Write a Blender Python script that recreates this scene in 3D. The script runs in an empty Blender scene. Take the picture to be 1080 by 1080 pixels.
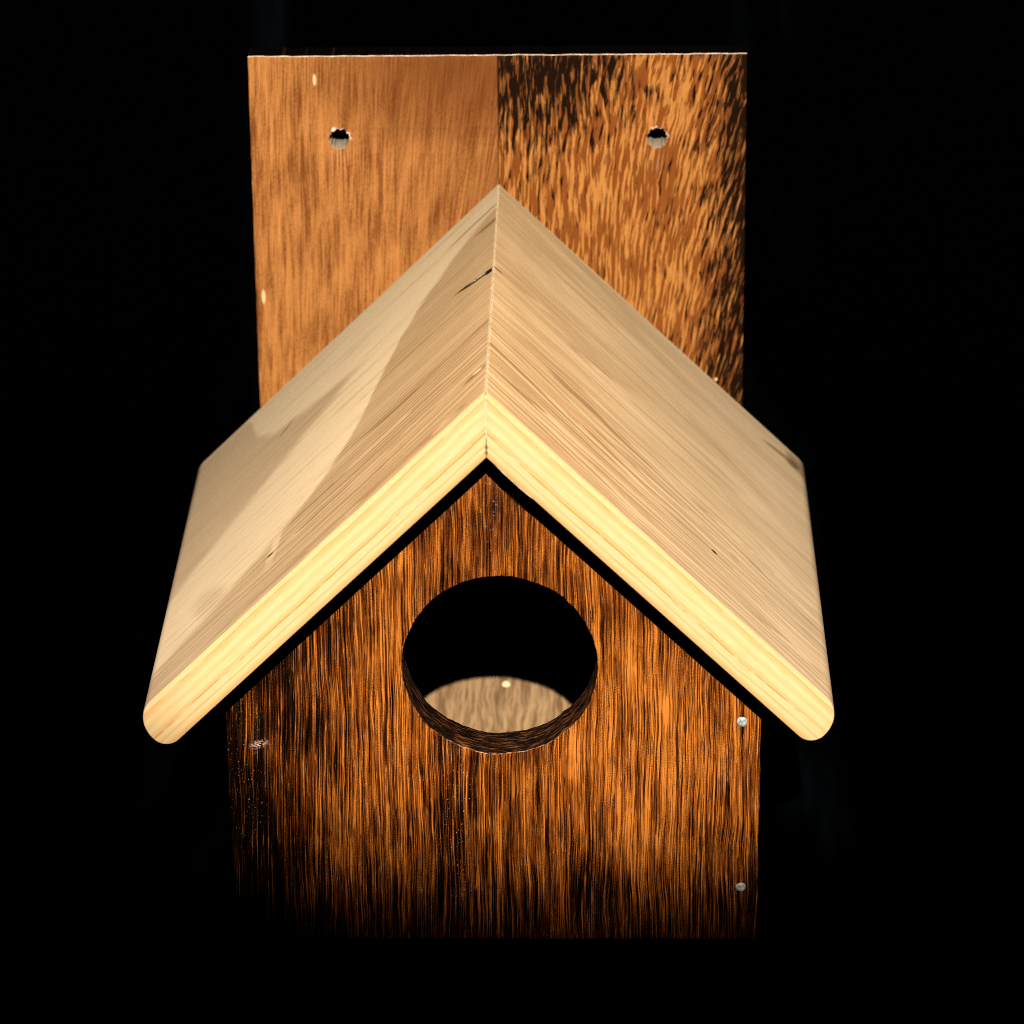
import bpy, bmesh, math, random
from mathutils import Matrix, Vector, noise as mnoise

scn = bpy.context.scene
COL = scn.collection
random.seed(7)

# ------------------------------------------------------------------ camera
F_PX, PITCH, YAW, ROLL = 4310.44, math.radians(23.28066), math.radians(-1.23255), math.radians(-0.58876)
CAM = Vector((0.0279113, -1.0246736, 0.5739164))
fw = Vector((math.sin(YAW)*math.cos(PITCH), math.cos(YAW)*math.cos(PITCH), -math.sin(PITCH)))
rt = Vector((math.cos(YAW), -math.sin(YAW), 0)); up = rt.cross(fw)
rt2 = rt*math.cos(ROLL) + up*math.sin(ROLL); up2 = up*math.cos(ROLL) - rt*math.sin(ROLL)
cd = bpy.data.cameras.new('camera'); cam = bpy.data.objects.new('camera', cd); COL.objects.link(cam)
cam.matrix_world = Matrix(((rt2.x, up2.x, -fw.x, CAM.x), (rt2.y, up2.y, -fw.y, CAM.y),
                           (rt2.z, up2.z, -fw.z, CAM.z), (0, 0, 0, 1)))
cd.sensor_width = 36; cd.lens = F_PX/1080*36
cd.clip_start = .01; cd.clip_end = 50
cd.dof.use_dof = True; cd.dof.focus_distance = 1.155; cd.dof.aperture_fstop = 17
scn.camera = cam

# ------------------------------------------------------------------ world, lamp, exposure
w = bpy.data.worlds.new('World'); scn.world = w; w.use_nodes = True
bg = w.node_tree.nodes['Background']; bg.inputs[0].default_value = (.6, .75, 1, 1); bg.inputs[1].default_value = .0006

LDIR = Vector((-.040, 1, -.690)).normalized()          # the way the light travels
AIM = Vector((.030, 0, .362)); LD = 5.0; LIT = Vector((0, 0, .11))
ld = bpy.data.lights.new('spot_lamp', 'SPOT'); lamp = bpy.data.objects.new('spot_lamp', ld); COL.objects.link(lamp)
lamp.location = LIT - LDIR*LD
lamp.rotation_euler = (AIM - lamp.location).to_track_quat('-Z', 'Y').to_euler()
ld.energy = 3150; ld.color = (1, .87, .68); ld.shadow_soft_size = .02
ld.spot_size = 2*math.atan(.3035/LD); ld.spot_blend = .235

scn.view_settings.view_transform = 'Standard'; scn.view_settings.look = 'None'
scn.view_settings.exposure = 0; scn.view_settings.gamma = 1; scn.view_settings.use_curve_mapping = False
scn.render.engine = 'CYCLES'
scn.cycles.use_denoising = False
scn.cycles.pixel_filter_type = 'BLACKMAN_HARRIS'; scn.cycles.filter_width = 1.0
scn.cycles.max_bounces = 4; scn.cycles.diffuse_bounces = 0; scn.cycles.glossy_bounces = 0
scn.cycles.sample_clamp_indirect = 2

# ------------------------------------------------------------------ measures (metres)
W = .0748; D = .1521; PT = .0136; OV = .019
ZR = .17594; RX = -.0004; T = .01367; ANG = math.radians(44.356)
LS = {-1: .13165, 1: .1310}
c, s = math.cos(ANG), math.sin(ANG)
ZI = ZR - T/c
HX, HZ, HR = .002, .08642, .02716
ZT = .2166; BT = .0092; PX = -.0005

# ------------------------------------------------------------------ node expressions
class X:
    def __init__(s_, k, sock): s_.k = k; s_.s = sock
    def _b(s_, o, op, r=False):
        a, b = (o, s_) if r else (s_, o)
        return s_.k.math(op, a, b)
    def __add__(s_, o): return s_._b(o, 'ADD')
    def __radd__(s_, o): return s_._b(o, 'ADD', True)
    def __sub__(s_, o): return s_._b(o, 'SUBTRACT')
    def __rsub__(s_, o): return s_._b(o, 'SUBTRACT', True)
    def __mul__(s_, o): return s_._b(o, 'MULTIPLY')
    def __rmul__(s_, o): return s_._b(o, 'MULTIPLY', True)
    def __truediv__(s_, o): return s_._b(o, 'DIVIDE')

class K:
    def __init__(k, name):
        k.m = bpy.data.materials.new(name); k.m.use_nodes = True
        k.nt = k.m.node_tree; k.n = k.nt.nodes; k.l = k.nt.links
        k.p = k.n['Principled BSDF']
        tc = k.n.new('ShaderNodeTexCoord')
        sp = k.n.new('ShaderNodeSeparateXYZ'); k.l.new(tc.outputs['Object'], sp.inputs[0])
        k.x, k.y, k.z = [X(k, sp.outputs[i])*1000 for i in range(3)]
        sn = k.n.new('ShaderNodeSeparateXYZ'); k.l.new(tc.outputs['Normal'], sn.inputs[0])
        k.nx, k.ny, k.nz = [X(k, sn.outputs[i]) for i in range(3)]
    def put(k, sock, v):
        if isinstance(v, X): k.l.new(v.s, sock)
        elif v is not None: sock.default_value = v
    def math(k, op, *a, clamp=False):
        n = k.n.new('ShaderNodeMath'); n.operation = op; n.use_clamp = clamp
        for i, v in enumerate(a): k.put(n.inputs[i], v)
        return X(k, n.outputs[0])
    def vec(k, a, b, d):
        n = k.n.new('ShaderNodeCombineXYZ')
        for i, v in enumerate((a, b, d)): k.put(n.inputs[i], v)
        return X(k, n.outputs[0])
    def noise(k, a, b, d, detail=2, rough=.5, off=0):
        n = k.n.new('ShaderNodeTexNoise'); k.put(n.inputs['Vector'], k.vec(a+off if off else a, b, d))
        n.inputs['Scale'].default_value = 1; n.inputs['Detail'].default_value = detail
        n.inputs['Roughness'].default_value = rough
        return X(k, n.outputs['Fac'])
    def voro(k, a, b, d, rnd=1):
        n = k.n.new('ShaderNodeTexVoronoi'); k.put(n.inputs['Vector'], k.vec(a, b, d)); n.inputs['Scale'].default_value = 1
        n.inputs['Randomness'].default_value = rnd
        return X(k, n.outputs['Distance'])
    def sm(k, a, b, v, lo=0., hi=1.):
        n = k.n.new('ShaderNodeMapRange'); n.interpolation_type = 'SMOOTHSTEP'
        k.put(n.inputs['Value'], v)
        if not isinstance(a, X) and not isinstance(b, X) and a > b: a, b, lo, hi = b, a, hi, lo
        k.put(n.inputs['From Min'], a); k.put(n.inputs['From Max'], b)
        n.inputs['To Min'].default_value = lo; n.inputs['To Max'].default_value = hi
        return X(k, n.outputs['Result'])
    def mx(k, a, b): return k.math('MAXIMUM', a, b)
    def mn(k, a, b): return k.math('MINIMUM', a, b)
    def ab(k, a): return k.math('ABSOLUTE', a)
    def mix(k, f, a, b, mode='MIX'):
        n = k.n.new('ShaderNodeMix'); n.data_type = 'RGBA'; n.blend_type = mode
        k.put(n.inputs[0], f)
        for i, v in ((6, a), (7, b)):
            if isinstance(v, tuple): n.inputs[i].default_value = (*v, 1)
            else: k.put(n.inputs[i], v)
        return X(k, n.outputs[2])
    def scale(k, colr, f):                    # colour times a number
        n = k.n.new('ShaderNodeVectorMath'); n.operation = 'SCALE'
        k.put(n.inputs[0], colr); k.put(n.inputs['Scale'], f)
        return X(k, n.outputs[0])
    def curve(k, v, pts, sx, sy):             # piecewise curve through pts, in their own units
        n = k.n.new('ShaderNodeFloatCurve'); cm = n.mapping.curves[0]
        pts = [(a/sx, b/sy) for a, b in pts]
        cm.points[0].location = pts[0]; cm.points[1].location = pts[-1]
        for q in pts[1:-1]: cm.points.new(*q)
        n.mapping.update()
        k.put(n.inputs['Value'], v*(1/sx))
        return X(k, n.outputs[0])*sy
    def spot(k, a, b, a0, b0, ra, rb, slant=0, soft=.35):     # 1 inside an ellipse
        da = (a-a0); db = (b-b0)-da*slant
        d = k.math('SQRT', (da*(1/ra))*(da*(1/ra)) + (db*(1/rb))*(db*(1/rb)))
        return k.sm(1+soft, 1-soft, d)
    def out(k, colr, rough=.5, bump=None, bs=.3, dist=.0004, spec=.5, metal=0):
        k.put(k.p.inputs['Base Color'], colr if isinstance(colr, X) else (*colr, 1))
        k.put(k.p.inputs['Roughness'], rough); k.put(k.p.inputs['Specular IOR Level'], spec)
        k.put(k.p.inputs['Metallic'], metal)
        if bump is not None:
            b = k.n.new('ShaderNodeBump'); k.put(b.inputs['Strength'], bs)
            b.inputs['Distance'].default_value = dist; k.put(b.inputs['Height'], bump)
            k.l.new(b.outputs[0], k.p.inputs['Normal'])
        return k.m

# ------------------------------------------------------------------ stained front board
def front_material():
    k = K('stained_open_grain_wood')
    x, y, z = k.x, k.y, k.z
    wob = k.noise(x*.05, y*.05, z*.022, 2)
    wob2 = k.noise(x*.25, y*.1, z*.07, 2, off=31)
    xw = x + (wob-.5)*3.6 + (wob2-.5)*.8 - k.sm(-20, -80, x)*(z-40)*.02
    s1 = k.noise(xw*1.9, y*1.6, z*.024, 3, .66)
    s2 = k.noise(xw*3.0, y*3.2, z*.036, 3, .66, off=17)
    s3 = k.noise(xw*.45, y*.4, z*.018, 2, .5, off=57)
    pore = k.noise(x*5.5, y*4, z*2.6, 2, .7, off=5)
    patch = k.noise(x*.06, y*.05, z*.035, 3, .55, off=71)
    blot = k.noise(x*.22, y*.2, z*.10, 3, .6, off=83)
    # stain took deeper on the left flank and down the middle under the hole; darker along the foot
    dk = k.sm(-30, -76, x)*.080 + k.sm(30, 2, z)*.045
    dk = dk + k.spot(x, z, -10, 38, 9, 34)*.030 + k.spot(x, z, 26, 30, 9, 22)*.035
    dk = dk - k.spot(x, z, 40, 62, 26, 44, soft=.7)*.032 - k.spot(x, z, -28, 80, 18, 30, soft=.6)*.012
    gran = k.sm(.42, .62, k.noise(x*.12, 0, z*.06, 2, off=97))
    g = s1*.36 + s2*.48 + s3*.16 + (pore-.5)*(.10+gran*.16)
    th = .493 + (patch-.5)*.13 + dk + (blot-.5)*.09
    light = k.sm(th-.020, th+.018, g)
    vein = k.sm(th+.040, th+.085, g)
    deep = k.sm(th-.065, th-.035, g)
    warm = k.sm(.35, .68, blot)
    midc = k.mix(warm, (.110, .0250, .0030), (.190, .050, .0060))
    col = k.mix(deep, (.0014, .0005, .0002), (.024, .0052, .0008))
    col = k.mix(light, col, midc)
    col = k.mix(vein, col, (.44, .148, .022))
    hn = k.noise(xw*2.3, y*2, z*.030, 2, .55, off=211); hm = k.noise(x*.5, y*.3, z*.09, 2, .5, off=233)
    hair = k.sm(.026, .008, k.ab(hn-.5))*k.sm(.42, .56, hm)
    hb = k.noise(xw*2.0, y*2, z*.034, 2, .55, off=251)
    bright_hair = k.sm(.020, .006, k.ab(hb-.52))*k.sm(.55, .44, hm)*k.sm(th-.07, th+.02, g)  # bright orange hairlines in the grain
    col = k.mix(bright_hair*.75, col, (.50, .180, .030))
    col = k.mix(hair*.85, col, (.0022, .0008, .0004))
    stip = k.sm(.56, .68, k.noise(x*4.2, y*4, z*2.8, 2, .6, off=301))*k.sm(.45, .6, gran)
    col = k.mix(stip*.6, col, (.004, .0015, .0007))
    # long dark seams
    seam = k.sm(.45, .1, k.ab(x - 51.5 + (wob2-.5)*2)) * k.sm(84, 74, z)*.75
    seam2 = k.sm(.35, .05, k.ab(x + 29.5 + (wob-.5)*5)) * k.sm(.45, .6, k.noise(x*.1, 0, z*.05, 1))
    col = k.mix(k.mx(seam, seam2*.8), col, (.012, .004, .002))
    # chips, and sparkle glints painted in as pale flecks
    col = k.mix(k.spot(x, z, -65.8, 62.2, 1.9, .9, .25, .9)*k.sm(.47, .56, k.noise(x*1.3, 0, z*2.1, 3, .6, off=2)), col, (.48, .33, .29))
    lane = k.mx(k.spot(x, z, -69, 55, 5, 24), k.mx(k.spot(x, z, -10, 42, 4, 30), k.spot(x, z, 0, 134, 2.2, 15)))
    glint = k.sm(.655, .69, k.noise(x*1.9, 0, z*1.1, 3, .6, off=9))*lane
    col = k.mix(glint, col, (.50, .34, .25))
    # sawn wall of the round hole: raw dark end grain, warm highlights painted on
    edge = k.sm(-.80, -.55, k.ny)
    r = k.math('SQRT', (x-HX*1000)*(x-HX*1000) + (z-HZ*1000)*(z-HZ*1000))
    hole = k.sm(29, 28.2, r)
    th2 = k.math('ARCTAN2', z-HZ*1000, x-HX*1000)*27
    eg = k.noise(th2*.16, y*1.1, 0, 4, .72, off=44)
    hc = k.mix(k.sm(.50, .66, eg), (.003, .001, .0004), (.21, .066, .018))
    col = k.mix(edge*hole, col, hc)
    arris = k.sm(-.97, -.85, k.ny)*k.sm(-.35, -.6, k.ny)*k.sm(66, 58, z)*hole*k.sm(.4, .6, k.noise(x*.8, 0, z*.8, 2, off=3))
    col = k.mix(arris*.8, col, (.45, .28, .15))
    hgt = g*1.4 + pore*.35 + k.noise(x*1.7, y, z*1.2, 3, .7)*.30*lane + edge*hole*eg*4
    rough = .42 + light*.22 - lane*.12
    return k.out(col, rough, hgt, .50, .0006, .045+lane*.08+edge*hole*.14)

# ------------------------------------------------------------------ back board: plain half and flaked half
def back_material():
    k = K('two_board_stained_wood')
    x, y, z = k.x, k.y, k.z
    wob = k.noise(x*.04, y*.05, z*.012, 1, off=13)
    xl = x + (wob-.5)*6 - z*.03 - k.sm(-50, 0, x)*(z-190)*.10
    a1 = k.noise(xl*.55, y*.5, z*.028, 3, .55, off=3)
    a2 = k.noise(xl*1.9, y*1.5, z*.07, 3, .6, off=23)
    a3 = k.noise(x*.12-z*.03, y*.1, z*.045, 3, .55, off=53)
    pore = k.noise(x*3, y*3, z*1.3, 2, .7, off=6)
    f = a1*.30 + a2*.42 + a3*.28 + (pore-.5)*.22
    left = k.mix(k.sm(.37, .62, f), (.110, .034, .0080), (.330, .140, .042))
    left = k.mix(k.sm(.60, .70, f)*.6, left, (.42, .20, .066))
    left = k.mix(k.mx(k.sm(-40, 0, x)*.40*k.sm(.30, .60, a3), k.spot(x, z, -10, 214, 36, 22, soft=.9)*.8), left, (.085, .024, .006))
    dots = k.sm(.16, .06, k.voro(x*.16, 0, z*.13))*k.sm(-22, -10, x)*k.sm(185, 200, z)
    left = k.mix(dots, left, (.045, .014, .006))
    # right board
    xr = x + (k.noise(x*.10, 0, z*.04, 2, off=61)-.5)*4 - k.sm(20, 80, x)*(z-170)*.22 - (z-170)*.04
    b1 = k.noise(xr*1.0, y*.5, z*.085, 2, .5, off=91)
    b2 = k.noise(xr*1.5, y*.8, z*.11, 2, .55, off=37)
    b3 = k.noise(x*.07, y*.05, z*.04, 2, .5, off=29)
    b4 = k.noise(xr*.95, y*.5, z*.125, 2, .5, off=47)
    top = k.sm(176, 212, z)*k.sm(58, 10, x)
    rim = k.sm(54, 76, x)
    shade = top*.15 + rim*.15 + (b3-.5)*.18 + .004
    clear = k.spot(x, z, 36, 156, 22, 44, .0, soft=.8)
    fl = b1*.5 + b2*.5 + (pore-.5)*.12
    lite = k.sm(.480, .545, fl - shade*.30 - k.spot(x, z, 50, 176, 4, 16, soft=.6)*.05)
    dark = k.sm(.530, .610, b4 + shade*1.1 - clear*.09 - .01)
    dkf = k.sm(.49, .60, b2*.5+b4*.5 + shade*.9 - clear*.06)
    right = k.mix(lite, k.mix(b3, (.110, .030, .0060), (.175, .054, .0110)), (.340, .146, .038))
    right = k.mix(k.sm(.4, .7, pore)*.22, right, (.08, .026, .007))
    right = k.mix(dkf*(1-lite*.75), right, (.060, .018, .005))
    right = k.mix(dark*(1-lite*.40), right, (.007, .0026, .0012))
    seamx = x + 0.4 + (k.noise(z*.2, 0, 0, 2)-.5)*.5
    col = k.mix(k.sm(-.15, .15, seamx), left, right)
    col = k.mix(k.sm(.35, .05, k.ab(seamx))*.75, col, (.03, .011, .005))
    # pale dashes knocked into the stain
    for (cx, cz, rx, rz) in ((-55.4, 208.8, .5, 1.7), (-73.0, 139.5, .55, 2.2), (66, 112, .5, .5)):
        col = k.mix(k.spot(x, z, cx, cz, rx, rz)*.8, col, (.58, .42, .27))
    # bare wood in the screw holes, chipped at the rims
    for hx in (-48.4, 47.5):
        r = k.math('SQRT', (x-hx)*(x-hx) + (z-190.1)*(z-190.1))
        nz = k.noise(x*.8, y*.6, z*.8, 2, off=hx)
        inner = k.sm(3.6, 3.3, r)*k.sm(-.9, -.5, k.ny)
        col = k.mix(inner, col, k.mix(nz, (.15, .12, .085), (.34, .285, .215)))
        chip = k.sm(3.9, 3.3, r + (nz-.45)*3.0)*k.sm(190.6, 192.4, z + (nz-.5)*3 + (x-hx)*.4)*(1 if hx < 0 else .45)
        col = k.mix(chip*.9, col, (.85, .66, .58))
        drip = k.spot(x, z, hx, 183.5, 2.8, 4.5, soft=.7)*k.sm(.5, .62, a2)*k.sm(188, 186, z)
        col = k.mix(drip*.22, col, (.70, .42, .26))
    # worn arris and near black top edge
    lip = k.sm(212, 214, z)*k.sm(.25, .5, k.nz)*k.sm(.95, .8, k.nz)*k.sm(5, -1, (y-152.1))
    wn = k.noise(x*.35, 0, 0, 3, .6)
    col = k.mix(lip, col, k.mix(k.sm(.3, .7, wn), (.35, .25, .17), (.75, .66, .58)))
    cap = k.sm(.93, .97, k.nz)*k.sm(212, 214, z)
    col = k.mix(cap, col, k.mix(k.sm(.55, .7, wn)*k.sm(0, -60, x), (.0012, .0009, .0008), (.020, .008, .004)))
    sid = k.sm(.9, .97, k.ab(k.nx))
    r1 = k.sm(186, 184, z)
    col = k.mix(sid*.8*k.sm(60, 70, k.ab(x)), col, (.03, .012, .006))
    return k.out(col, .55, f*.8+fl*.6+pore*.4, .25, .0005, .03)

# ------------------------------------------------------------------ pine roof boards (u down the slope, v front to back, w up)
def roof_material(side):
    k = K('planed_pine_left' if side < 0 else 'planed_pine_right')
    u = k.x*side; v = k.y + OV*1000; wz = k.z
    big = k.noise(u*.014, v*.05, wz*.05, 2, .5, off=11+side*5)
    med = k.noise(u*.03, v*.16, wz*.2, 2, .5, off=43+side*9)
    fib = k.noise(u*.10, v*2.2, wz*2.2, 3, .65, off=7)
    fine = k.noise(u*.9, v*5, wz*5, 2, .7, off=19)
    vw = v + (big-.5)*(10 if side > 0 else 5) + (med-.5)*3.0
    if side > 0: vw = vw + u*.04
    vw = vw + (k.noise(u*.004, v*.11, wz*.1, 1, .5, off=120+side)-.5)*16
    ph = vw*.27
    fr = k.math('FRACT', ph)
    line = k.sm(.40, .90, fr)*k.sm(1.0, .95, fr)
    amp = k.noise(u*.012, v*.16, 0, 3, .6, off=3+side)
    ph2 = k.math('FRACT', vw*.58+.3)
    line2 = k.sm(.45, .9, ph2)*k.sm(1.0, .93, ph2)
    near = k.sm(75, 35, v)
    far = k.sm(95, 150, v)
    fb = k.noise(u*.008, vw*.9, wz, 2, .6, off=15)
    lines = k.mx(line*.95, line2*.60)*k.sm(.30, .66, amp + near*.13)*(.55+fib*.9) + k.sm(.50, .68, fb)*.45
    if side < 0:
        su = (k.noise(u*.045, v*.14, 0, 4, .65, off=77)-.5)
        vv = v + su*9
        b1 = k.curve(u, [(0, 150), (10, 145), (21, 135), (36, 115), (46, 91), (54, 69), (70, 46), (84, 37), (98, 31), (112, 24), (140, 14)], 140, 175)
        wlo = k.curve(u, [(0, 118), (58, 119), (68, 112), (80, 104), (88, 99), (104, 88), (122, 75), (140, 58)], 140, 175)
        whi = k.curve(u, [(0, 118), (58, 119), (72, 124), (84, 127), (94, 131), (103, 145), (112, 170), (140, 175)], 140, 175)
        sap = k.sm(b1-2.6, b1+4.0, vv + (fib-.5)*9 + (fine-.5)*4)
        wed = k.sm(wlo-4, wlo+6, vv+(fib-.5)*7)*k.sm(whi+5, whi-3, vv+(fib-.5)*5)
        sap = sap*(1-wed*.85)*(1-k.sm(.5, .68, k.noise(u*.022, v*.22, 0, 4, .65, off=140))*.38)
        # thin light flame inside the striped wood, and the striped heart of the lower tongue
        fl = k.spot(u, vv, 79, 52, 4.2, 26, -3.2, soft=.5)*.0
        fx = u - k.curve(v, [(0, 88), (24, 85), (48, 81.6), (63, 76), (83, 71), (110, 62), (175, 50)], 175, 140)
        fl = k.sm(2.6, .8, k.ab(fx + su*3 + (fib-.5)*2))*k.sm(14, 30, v)*k.sm(88, 70, v)
        heart = k.spot(u, v, 111, 36, 7, 9, .9, soft=.5)
        sap = k.mx(sap, fl*.75)*(1-heart*.45)
        lines = lines*(1-sap*.78)
        tone = sap
        base = k.mix(tone, (.62, .43, .25), (.93, .735, .50))
        base = k.mix(wed*.5, base, (.56, .40, .245))
    else:
        tone = k.sm(.38, .62, med*.5+big*.5)
        base = k.mix(tone, (.61, .43, .255), (.76, .56, .35))
        st = k.sm(2.4, .6, k.ab(v - k.curve(u, [(0, 46), (30, 41.5), (74, 30), (140, 14)], 140, 175)))*k.sm(8, 25, u)*k.sm(95, 60, u)
        base = k.mix(st*.55, base, (.56, .31, .13))
        bd = k.sm(5, 1, k.ab(v - k.curve(u, [(0, 150), (60, 128), (100, 112), (140, 92)], 140, 175)+(med-.5)*8))*k.sm(20, 70, u)
        base = k.mix(bd*.30, base, (.48, .32, .18))
        bd2 = k.sm(3, .6, k.ab(v - k.curve(u, [(0, 118), (60, 96), (100, 80), (140, 60)], 140, 175)+(med-.5)*8))*k.sm(60, 100, u)
        base = k.mix(bd2*.30, base, (.44, .28, .15))
    base = k.mix(k.mn(lines*(near*.88 + (1-near)*.50)*(1-far*.55), .9), base, (.30, .17, .08))
    base = k.mix(k.sm(.45, .75, fib)*.22, base, (.42, .27, .145))
    base = k.mix(k.sm(.52, .25, fib)*.20, base, (.90, .70, .46))
    # greyer towards the eaves
    base = k.mix(k.sm(30, 125, u)*.42, base, (.46, .375, .28))
    base = k.mix(k.sm(90, 0, u)*(.12 if side < 0 else .26), base, (1.0, .80, .54), 'MULTIPLY')
    if side < 0:
        for (a, b, ra, rb, sl, cc, q) in (
                (6.4, 99.0, 9.0, 1.4, .50, (.05, .025, .012), 1), (1.6, 96.0, 2.0, 1.5, .4, (.012, .007, .004), 1),
                (9.5, 153.2, 12, 1.1, .0, (.22, .14, .08), .6), (2.5, 139.5, 6, 1.8, .2, (.30, .15, .06), .8), (4.5, 20.4, 4.5, 1.5, .0, (.20, .12, .06), .8),
                (88.5, 126.5, 3.2, 1.0, -.9, (.24, .20, .13), .9), (85.2, 27.9, 1.3, .85, .0, (.01, .015, .012), 1),
                (82.2, 27.9, 3.5, .5, .0, (.30, .20, .11), .7)):
            base = k.mix(k.spot(u, v, a, b, ra, rb, sl)*q, base, cc)
        base = k.mix(k.spot(u, v, 6.8, 99.9, 3.4, .75, .55)*k.sm(.4, .6, k.noise(u*1.2, v*2, 0, 2)), base, (.95, .80, .60))
        base = k.mix(k.spot(u, v, 3.8, 21.2, 1.8, .7, .2)*.8, base, (.9, .75, .55))
    else:
        for (a, b, ra, rb, sl, cc, q) in (
                (86.7, 31.7, 1.1, .75, .0, (.01, .015, .012), 1), (129, 164, 5.5, 7, .0, (.12, .065, .025), .55), (126, 161, 3, 3, .5, (.07, .035, .012), .6),
                (121, 160.5, 8, 1.6, .3, (.20, .12, .06), .7), (95, 40.5, 2.0, 2.2, .0, (.36, .22, .12), .35),
                (1.5, 97.5, 2.2, .7, .0, (.16, .09, .04), .8)):
            base = k.mix(k.spot(u, v, a, b, ra, rb, sl)*q, base, cc)
    # speckle
    base = k.mix(k.sm(.58, .75, fine)*.14, base, (.35, .22, .12))
    # pale torn fibres along the ridge arris and along the back arris
    rg = k.sm(.9, .1, k.ab(u) + (fine-.5)*1.6)
    base = k.mix(rg*.45, base, (.95, .78, .55))
    base = k.mix(k.sm(167, 170.5, v)*.45, base, (.88, .66, .42))
    # the sawn long edge at the front: growth rings seen edge on
    fe = k.sm(-.55, -.85, k.ny)
    wf = wz + (k.noise(u*.018, 0, wz*.1, 2, off=31*side+40)-.5)*2.2 + (k.noise(u*.12, 0, wz*.3, 2, off=12)-.5)*.5
    e1 = k.sm(.40, .05, k.ab(wf+8.6)); e2 = k.sm(.30, .05, k.ab(wf+1.7)); e3 = k.sm(1.6, .1, k.ab(wf+2.2))*.42
    e4 = k.sm(.9, .1, k.ab(wf+7.9))*.38; e5 = k.sm(1.0, .2, k.ab(wf+5.0))*.22; e6 = k.sm(.40, .1, k.ab(wf+10.9))*.40
    brk = k.sm(.34, .52, k.noise(u*.10, 0, wz*.4, 3, .6, off=66+side))
    ring = k.mx(k.mx(e1*brk, e2*brk*.8), k.mx(k.mx(e3, e4), k.mx(e5, e6)))
    fc = k.mix(k.sm(.4, .7, k.noise(u*.12, 0, wz*2.6, 3, .7, off=8)), (.540, .412, .230), (.490, .350, .170))
    fc = k.mix(ring*.9, fc, (.43, .175, .028))
    fc = k.mix(k.sm(-11.6, -13.2, wz)*.65, fc, (.42, .22, .06))
    fc = k.mix(k.sm(-.95, -.35, wz)*.5, fc, (.52, .31, .15))
    for w0, q in ((-.9, .5), (-8.6, .9), (-11.4, .9), (-12.5, .9)):
        fc = k.mix(k.spot(u + wz*(s/c), wz, 0, w0, .55, .45)*q, fc, (.02, .008, .004))
    col = k.mix(fe, base, fc)
    hgt = lines*-.5 + fib*.5 + fine*.5
    return k.out(col, .62, hgt, .18, .0004, .2)

def plain(name, a, b, rough=.7, sc=.3, spec=.3):
    k = K(name)
    n = k.noise(k.x*sc*4, k.y*sc*.4, k.z*sc*.4, 3, .6)
    return k.out(k.mix(k.sm(.35, .65, n), a, b), rough, n, .3, .0004, spec)

def floor_material():
    k = K('bare_floor_board')
    x, y = k.x, k.y
    g = k.noise((x+(k.noise(x*.1, y*.05, 0, 2)-.5)*4)*.9, y*.05, k.z*.7, 3, .6)
    p = k.noise(x*2.2, y*.5, 0, 2, .7, off=4)
    col = k.mix(k.sm(.34, .66, g*.85+p*.15), (.19, .11, .055), (.46, .305, .17))
    return k.out(col, .7, g, .3, .0004, .2)

def metal_material():
    k = K('dull_zinc_nail')
    n = k.noise(k.x*1.6, k.y*1.6, k.z*1.6, 3, .6)
    return k.out(k.mix(k.sm(.35, .65, n), (.13, .16, .17), (.36, .40, .41)), .55, n, .6, .0005, .5, .35)

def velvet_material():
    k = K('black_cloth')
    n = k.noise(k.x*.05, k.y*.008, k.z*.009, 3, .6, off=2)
    lane = k.sm(80, 88, k.ab(k.x))*k.sm(116, 96, k.ab(k.x))  # faint bluish glow beside the house, painted into the cloth as streaks
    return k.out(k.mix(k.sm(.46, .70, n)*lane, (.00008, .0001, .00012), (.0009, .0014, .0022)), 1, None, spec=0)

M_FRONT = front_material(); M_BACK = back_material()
M_SIDE = plain('dark_stained_side', (.008, .003, .0015), (.05, .016, .005), .6)
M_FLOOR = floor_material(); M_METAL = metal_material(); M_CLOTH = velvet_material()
M_WARM = plain('warm_plated_nail', (.55, .38, .20), (.80, .64, .42), .4, 3)
M_GLUE = plain('dried_glue_and_fibre', (.50, .37, .23), (.74, .60, .43), .5, 2.0)

# ------------------------------------------------------------------ builders
def link(name, me, mat, parent=None, sharp=35):
    me.materials.clear(); me.materials.append(mat)
    for p in me.polygons: p.use_smooth = True
    me.set_sharp_from_angle(angle=math.radians(sharp))
    me.name = name
    o = bpy.data.objects.new(name, me); COL.objects.link(o)
    if parent: o.parent = parent
    return o

def jagged(pts, amp, step=.0022, seed=0.0, closed=True):
    """outline with points every few millimetres, nibbled a little like a sawn edge"""
    outp = []; n = len(pts)
    for i in range(n):
        a = Vector(pts[i]); b = Vector(pts[(i+1) % n]); L = (b-a).length
        m = max(1, int(L/step)); nn = Vector((b.y-a.y, a.x-b.x))/L
        for j in range(m):
            q = a.lerp(b, j/m)
            if j: q = q + nn*amp*(mnoise.noise(Vector((q.x*260+seed, q.y*260, seed)))+.6*mnoise.noise(Vector((q.x*900+seed, q.y*900, seed))))
            outp.append((q.x, q.y))
    return outp

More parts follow.
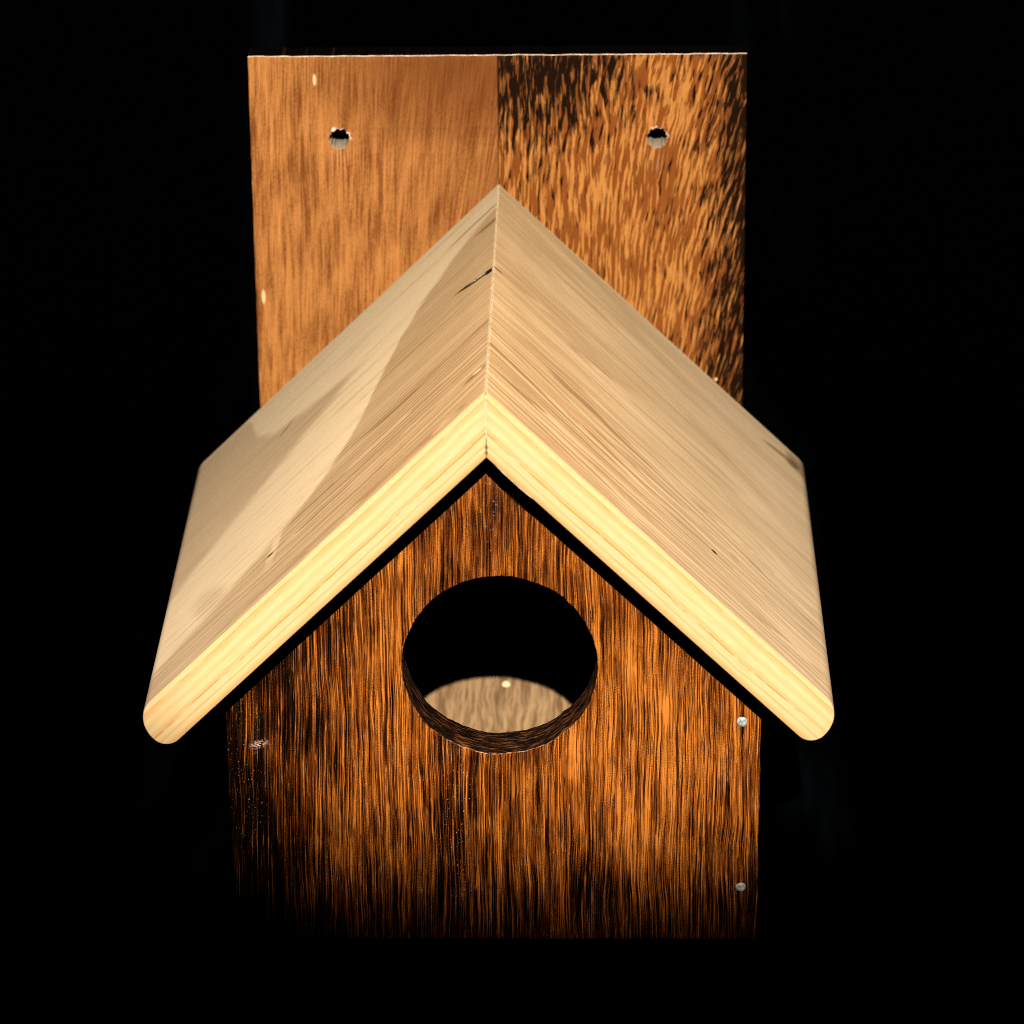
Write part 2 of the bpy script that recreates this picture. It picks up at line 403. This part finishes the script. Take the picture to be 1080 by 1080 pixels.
def board(name, outline, holes, y0, thick, mat, parent, bev=.0004):
    """upright board facing the viewer, cut from an outline in x and z with round holes"""
    cu = bpy.data.curves.new('outline', 'CURVE'); cu.dimensions = '2D'; cu.fill_mode = 'BOTH'
    for pts in [outline]+holes:
        sp = cu.splines.new('POLY'); sp.points.add(len(pts)-1); sp.use_cyclic_u = True
        for q, (a, b) in zip(sp.points, pts): q.co = (a, b, 0, 1)
    cu.extrude = thick/2-bev; cu.bevel_depth = bev; cu.bevel_resolution = 2; cu.offset = -bev
    o = bpy.data.objects.new('outline', cu); COL.objects.link(o)
    dg = bpy.context.evaluated_depsgraph_get()
    me = bpy.data.meshes.new_from_object(o.evaluated_get(dg))
    bpy.data.objects.remove(o); bpy.data.curves.remove(cu)
    for v in me.vertices:
        a, b, d = v.co; v.co = (a, y0+thick/2-d, b)
    bm = bmesh.new(); bm.from_mesh(me); bmesh.ops.remove_doubles(bm, verts=bm.verts, dist=1e-6)
    bmesh.ops.recalc_face_normals(bm, faces=bm.faces); bm.to_mesh(me); bm.free()
    return link(name, me, mat, parent, 25)

def jit(t, seed):
    a, b = math.cos(t), math.sin(t)
    return mnoise.noise(Vector((a*4, b*4, seed))) + .6*mnoise.noise(Vector((a*19, b*19, seed)))

def circle(cx, cz, r, n, j=0, seed=0):
    return [(cx+(r+j*jit(t, seed))*math.cos(t),
             cz+(r+j*jit(t, seed))*math.sin(t))
            for t in [2*math.pi*i/n for i in range(n)]]

def prism(name, prof, y0, y1, mat, parent, bev=.0005, segs=1):
    """profile in x and z pushed along y"""
    bm = bmesh.new(); rows = []
    for i in range(segs+1):
        y = y0+(y1-y0)*i/segs
        rows.append([bm.verts.new((a, y, b)) for a, b in prof])
    n = len(prof)
    for r0, r1 in zip(rows, rows[1:]):
        for i in range(n): bm.faces.new((r0[i], r0[(i+1) % n], r1[(i+1) % n], r1[i]))
    bm.faces.new(rows[0]); bm.faces.new(rows[-1])
    bmesh.ops.recalc_face_normals(bm, faces=bm.faces)
    if bev:
        es = [e for e in bm.edges if len(e.link_faces) == 2 and e.calc_face_angle() > math.radians(40)]
        bmesh.ops.bevel(bm, geom=es, offset=bev, segments=2, profile=.6, affect='EDGES')
    me = bpy.data.meshes.new(name); bm.to_mesh(me); bm.free()
    return link(name, me, mat, parent, 30)

# ------------------------------------------------------------------ setting: black cloth under and behind
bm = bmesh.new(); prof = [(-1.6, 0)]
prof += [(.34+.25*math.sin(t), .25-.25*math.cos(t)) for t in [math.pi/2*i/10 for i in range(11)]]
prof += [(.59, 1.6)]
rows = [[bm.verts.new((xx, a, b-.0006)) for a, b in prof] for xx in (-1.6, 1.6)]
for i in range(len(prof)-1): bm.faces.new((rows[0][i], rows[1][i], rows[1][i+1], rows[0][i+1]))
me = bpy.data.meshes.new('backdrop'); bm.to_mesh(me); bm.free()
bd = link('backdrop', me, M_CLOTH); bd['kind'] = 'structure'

# ------------------------------------------------------------------ the birdhouse
root = bpy.data.objects.new('birdhouse', None); COL.objects.link(root)
root['label'] = 'dark stained wooden birdhouse with round entrance, pale pine gable roof and tall back board'
root['category'] = 'birdhouse'

def zin(x): return ZI - abs(x-RX)*s/c - .0002
sh = zin(W)
front_out = [(-W+.0006, 0), (W-.0004, 0), (W, zin(W)), (RX, zin(RX)), (-W, zin(W))]
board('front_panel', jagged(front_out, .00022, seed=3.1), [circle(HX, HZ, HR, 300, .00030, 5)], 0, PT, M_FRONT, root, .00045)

back_out = [(PX-W, .0), (PX+W, .0), (PX+W, ZT), (PX-W, ZT-.0004)]
board('back_board', jagged(back_out, .00018, seed=9.7), [circle(-.0484, .1901, .0030, 60, .0005, 1), circle(.0475, .1901, .0030, 60, .0005, 2)],
      D, BT, M_BACK, root, .00045)

for sd in (-1, 1):
    xo = sd*(W-.0006); xi = sd*(W-.0132)
    prof = [(xo, .0), (xo, zin(xo)-.0003), (xi, zin(xi)-.0003), (xi, .0)]
    prism('side_wall', prof, PT+.0002, D-.0002, M_SIDE, root, .0004)
prism('floor_board', [(-W+.0136, .0002), (W-.0136, .0002), (W-.0136, .012), (-W+.0136, .012)], PT+.0003, D-.0003, M_FLOOR, root, .0003)

# roof boards, mitred along the ridge, lower edge rounded over
for sd in (-1, 1):
    L = LS[sd]; rr = T/2
    prof = [(0, 0)] + [((L-.004)*q/12, 0) for q in range(1, 12)]
    xe = L+rr-(.0005 if sd < 0 else .0012); kb = .0088
    prof += [(xe-.0078+.0078*math.sin(t), -kb+kb*math.cos(t)) for t in [math.pi/2*i/10 for i in range(11)]]
    prof += [(xe-.0048+.0048*math.cos(t), -kb-(T-kb)*math.sin(t)) for t in [math.pi/2*i/10 for i in range(1, 11)]]
    prof += [(L-.001 + (T*s/c-L)*q/12, -T) for q in range(1, 12)] + [(T*s/c, -T)]
    prof = [(sd*a, b) for a, b in prof]
    o = prism('roof_panel', prof, -OV, D-.0002, roof_material(sd), root, .00045, 1)
    o.location = (RX, 0, ZR)
    o.rotation_euler = (0, sd*ANG, 0)

# glue and torn fibre showing along the mitre
def ragged_bead(name, pts, r, parent, mat, seed):
    bm = bmesh.new(); rings = []
    n = len(pts)
    for i, p in enumerate(pts):
        p = Vector(p); d = (Vector(pts[min(i+1, n-1)])-Vector(pts[max(i-1, 0)])).normalized()
        a = d.cross(Vector((1, 0, 0))).normalized(); b = d.cross(a)
        rad = r*(.55+.9*abs(mnoise.noise(Vector((i*.37, seed, 0))))+.35*random.random())
        if i in (0, n-1): rad *= .2
        off = a*0 + b*r*.7*mnoise.noise(Vector((i*.23, seed, 4)))
        rings.append([bm.verts.new(p+off+(a*math.cos(t)+b*math.sin(t))*rad) for t in [k*math.pi/3 for k in range(6)]])
    for q0, q1 in zip(rings, rings[1:]):
        for i in range(6): bm.faces.new((q0[i], q0[(i+1) % 6], q1[(i+1) % 6], q1[i]))
    bm.faces.new(rings[0]); bm.faces.new(rings[-1])
    bmesh.ops.recalc_face_normals(bm, faces=bm.faces)
    me = bpy.data.meshes.new(name); bm.to_mesh(me); bm.free()
    return link(name, me, mat, parent, 60)
ragged_bead('ridge_glue_line', [(RX, -OV+.0008+i*(D+OV-.002)/220, ZR-.00035) for i in range(221)], .00027, root, M_GLUE, 1.3)
ragged_bead('joint_glue_line', [(RX, -OV+.00012, ZR-.0012-i*.0125/40) for i in range(41)], .00030, root, M_GLUE, 6.3)

# nails
def nail(loc, direc, r, mat, parent, lift=.0004):
    bm = bmesh.new(); prof = [(r*.0, lift), (r*.55, lift*.95), (r*.85, lift*.7), (r, lift*.1), (r*.95, -.0003), (r*.4, -.0008), (r*.4, -.012)]
    n = 28; rings = []
    for ra, h in prof[1:]:
        rings.append([bm.verts.new((ra*math.cos(t)*(1+.03*math.sin(3*t)), ra*math.sin(t), h)) for t in [2*math.pi*i/n for i in range(n)]])
    cc = bm.verts.new((0, 0, lift*.8))
    for i in range(n): bm.faces.new((cc, rings[0][i], rings[0][(i+1) % n]))
    for q0, q1 in zip(rings, rings[1:]):
        for i in range(n): bm.faces.new((q0[i], q1[i], q1[(i+1) % n], q0[(i+1) % n]))
    bm.faces.new(rings[-1])
    bmesh.ops.recalc_face_normals(bm, faces=bm.faces)
    me = bpy.data.meshes.new('nail'); bm.to_mesh(me); bm.free()
    o = link('nail', me, mat, parent, 50)
    o.location = loc; o.rotation_euler = Vector(direc).to_track_quat('Z', 'Y').to_euler()
    return o
nail((.0695, 0, .0692), (0.05, -1, .12), .00155, M_METAL, root)
nail((.0697, 0, .0170), (-.05, -1, .15), .00145, M_METAL, root)
nail((.0004, .1424, .0120), (.0, -.6, 1), .0014, M_WARM, root, .0008)

# slivers lifted from the saw cut under the right roof board
def sliver(pts, r):
    cu = [Vector(p) for p in pts]; n = 14; q = []
    for i in range(n+1):
        t = i/n; q.append(cu[0]*(1-t)**2 + cu[1]*2*t*(1-t) + cu[2]*t*t)
    o = ragged_bead('splinter', q, r, root, M_GLUE, random.random()*9)
    return o
zf = lambda x: ZI - abs(x-RX)*s/c
sliver([(.0010, -OV+.0006, zf(.001)+.0002), (.006, -OV-.0002, zf(.006)-.0005), (.0125, -OV+.0004, zf(.0125)+.0001)], .00012)
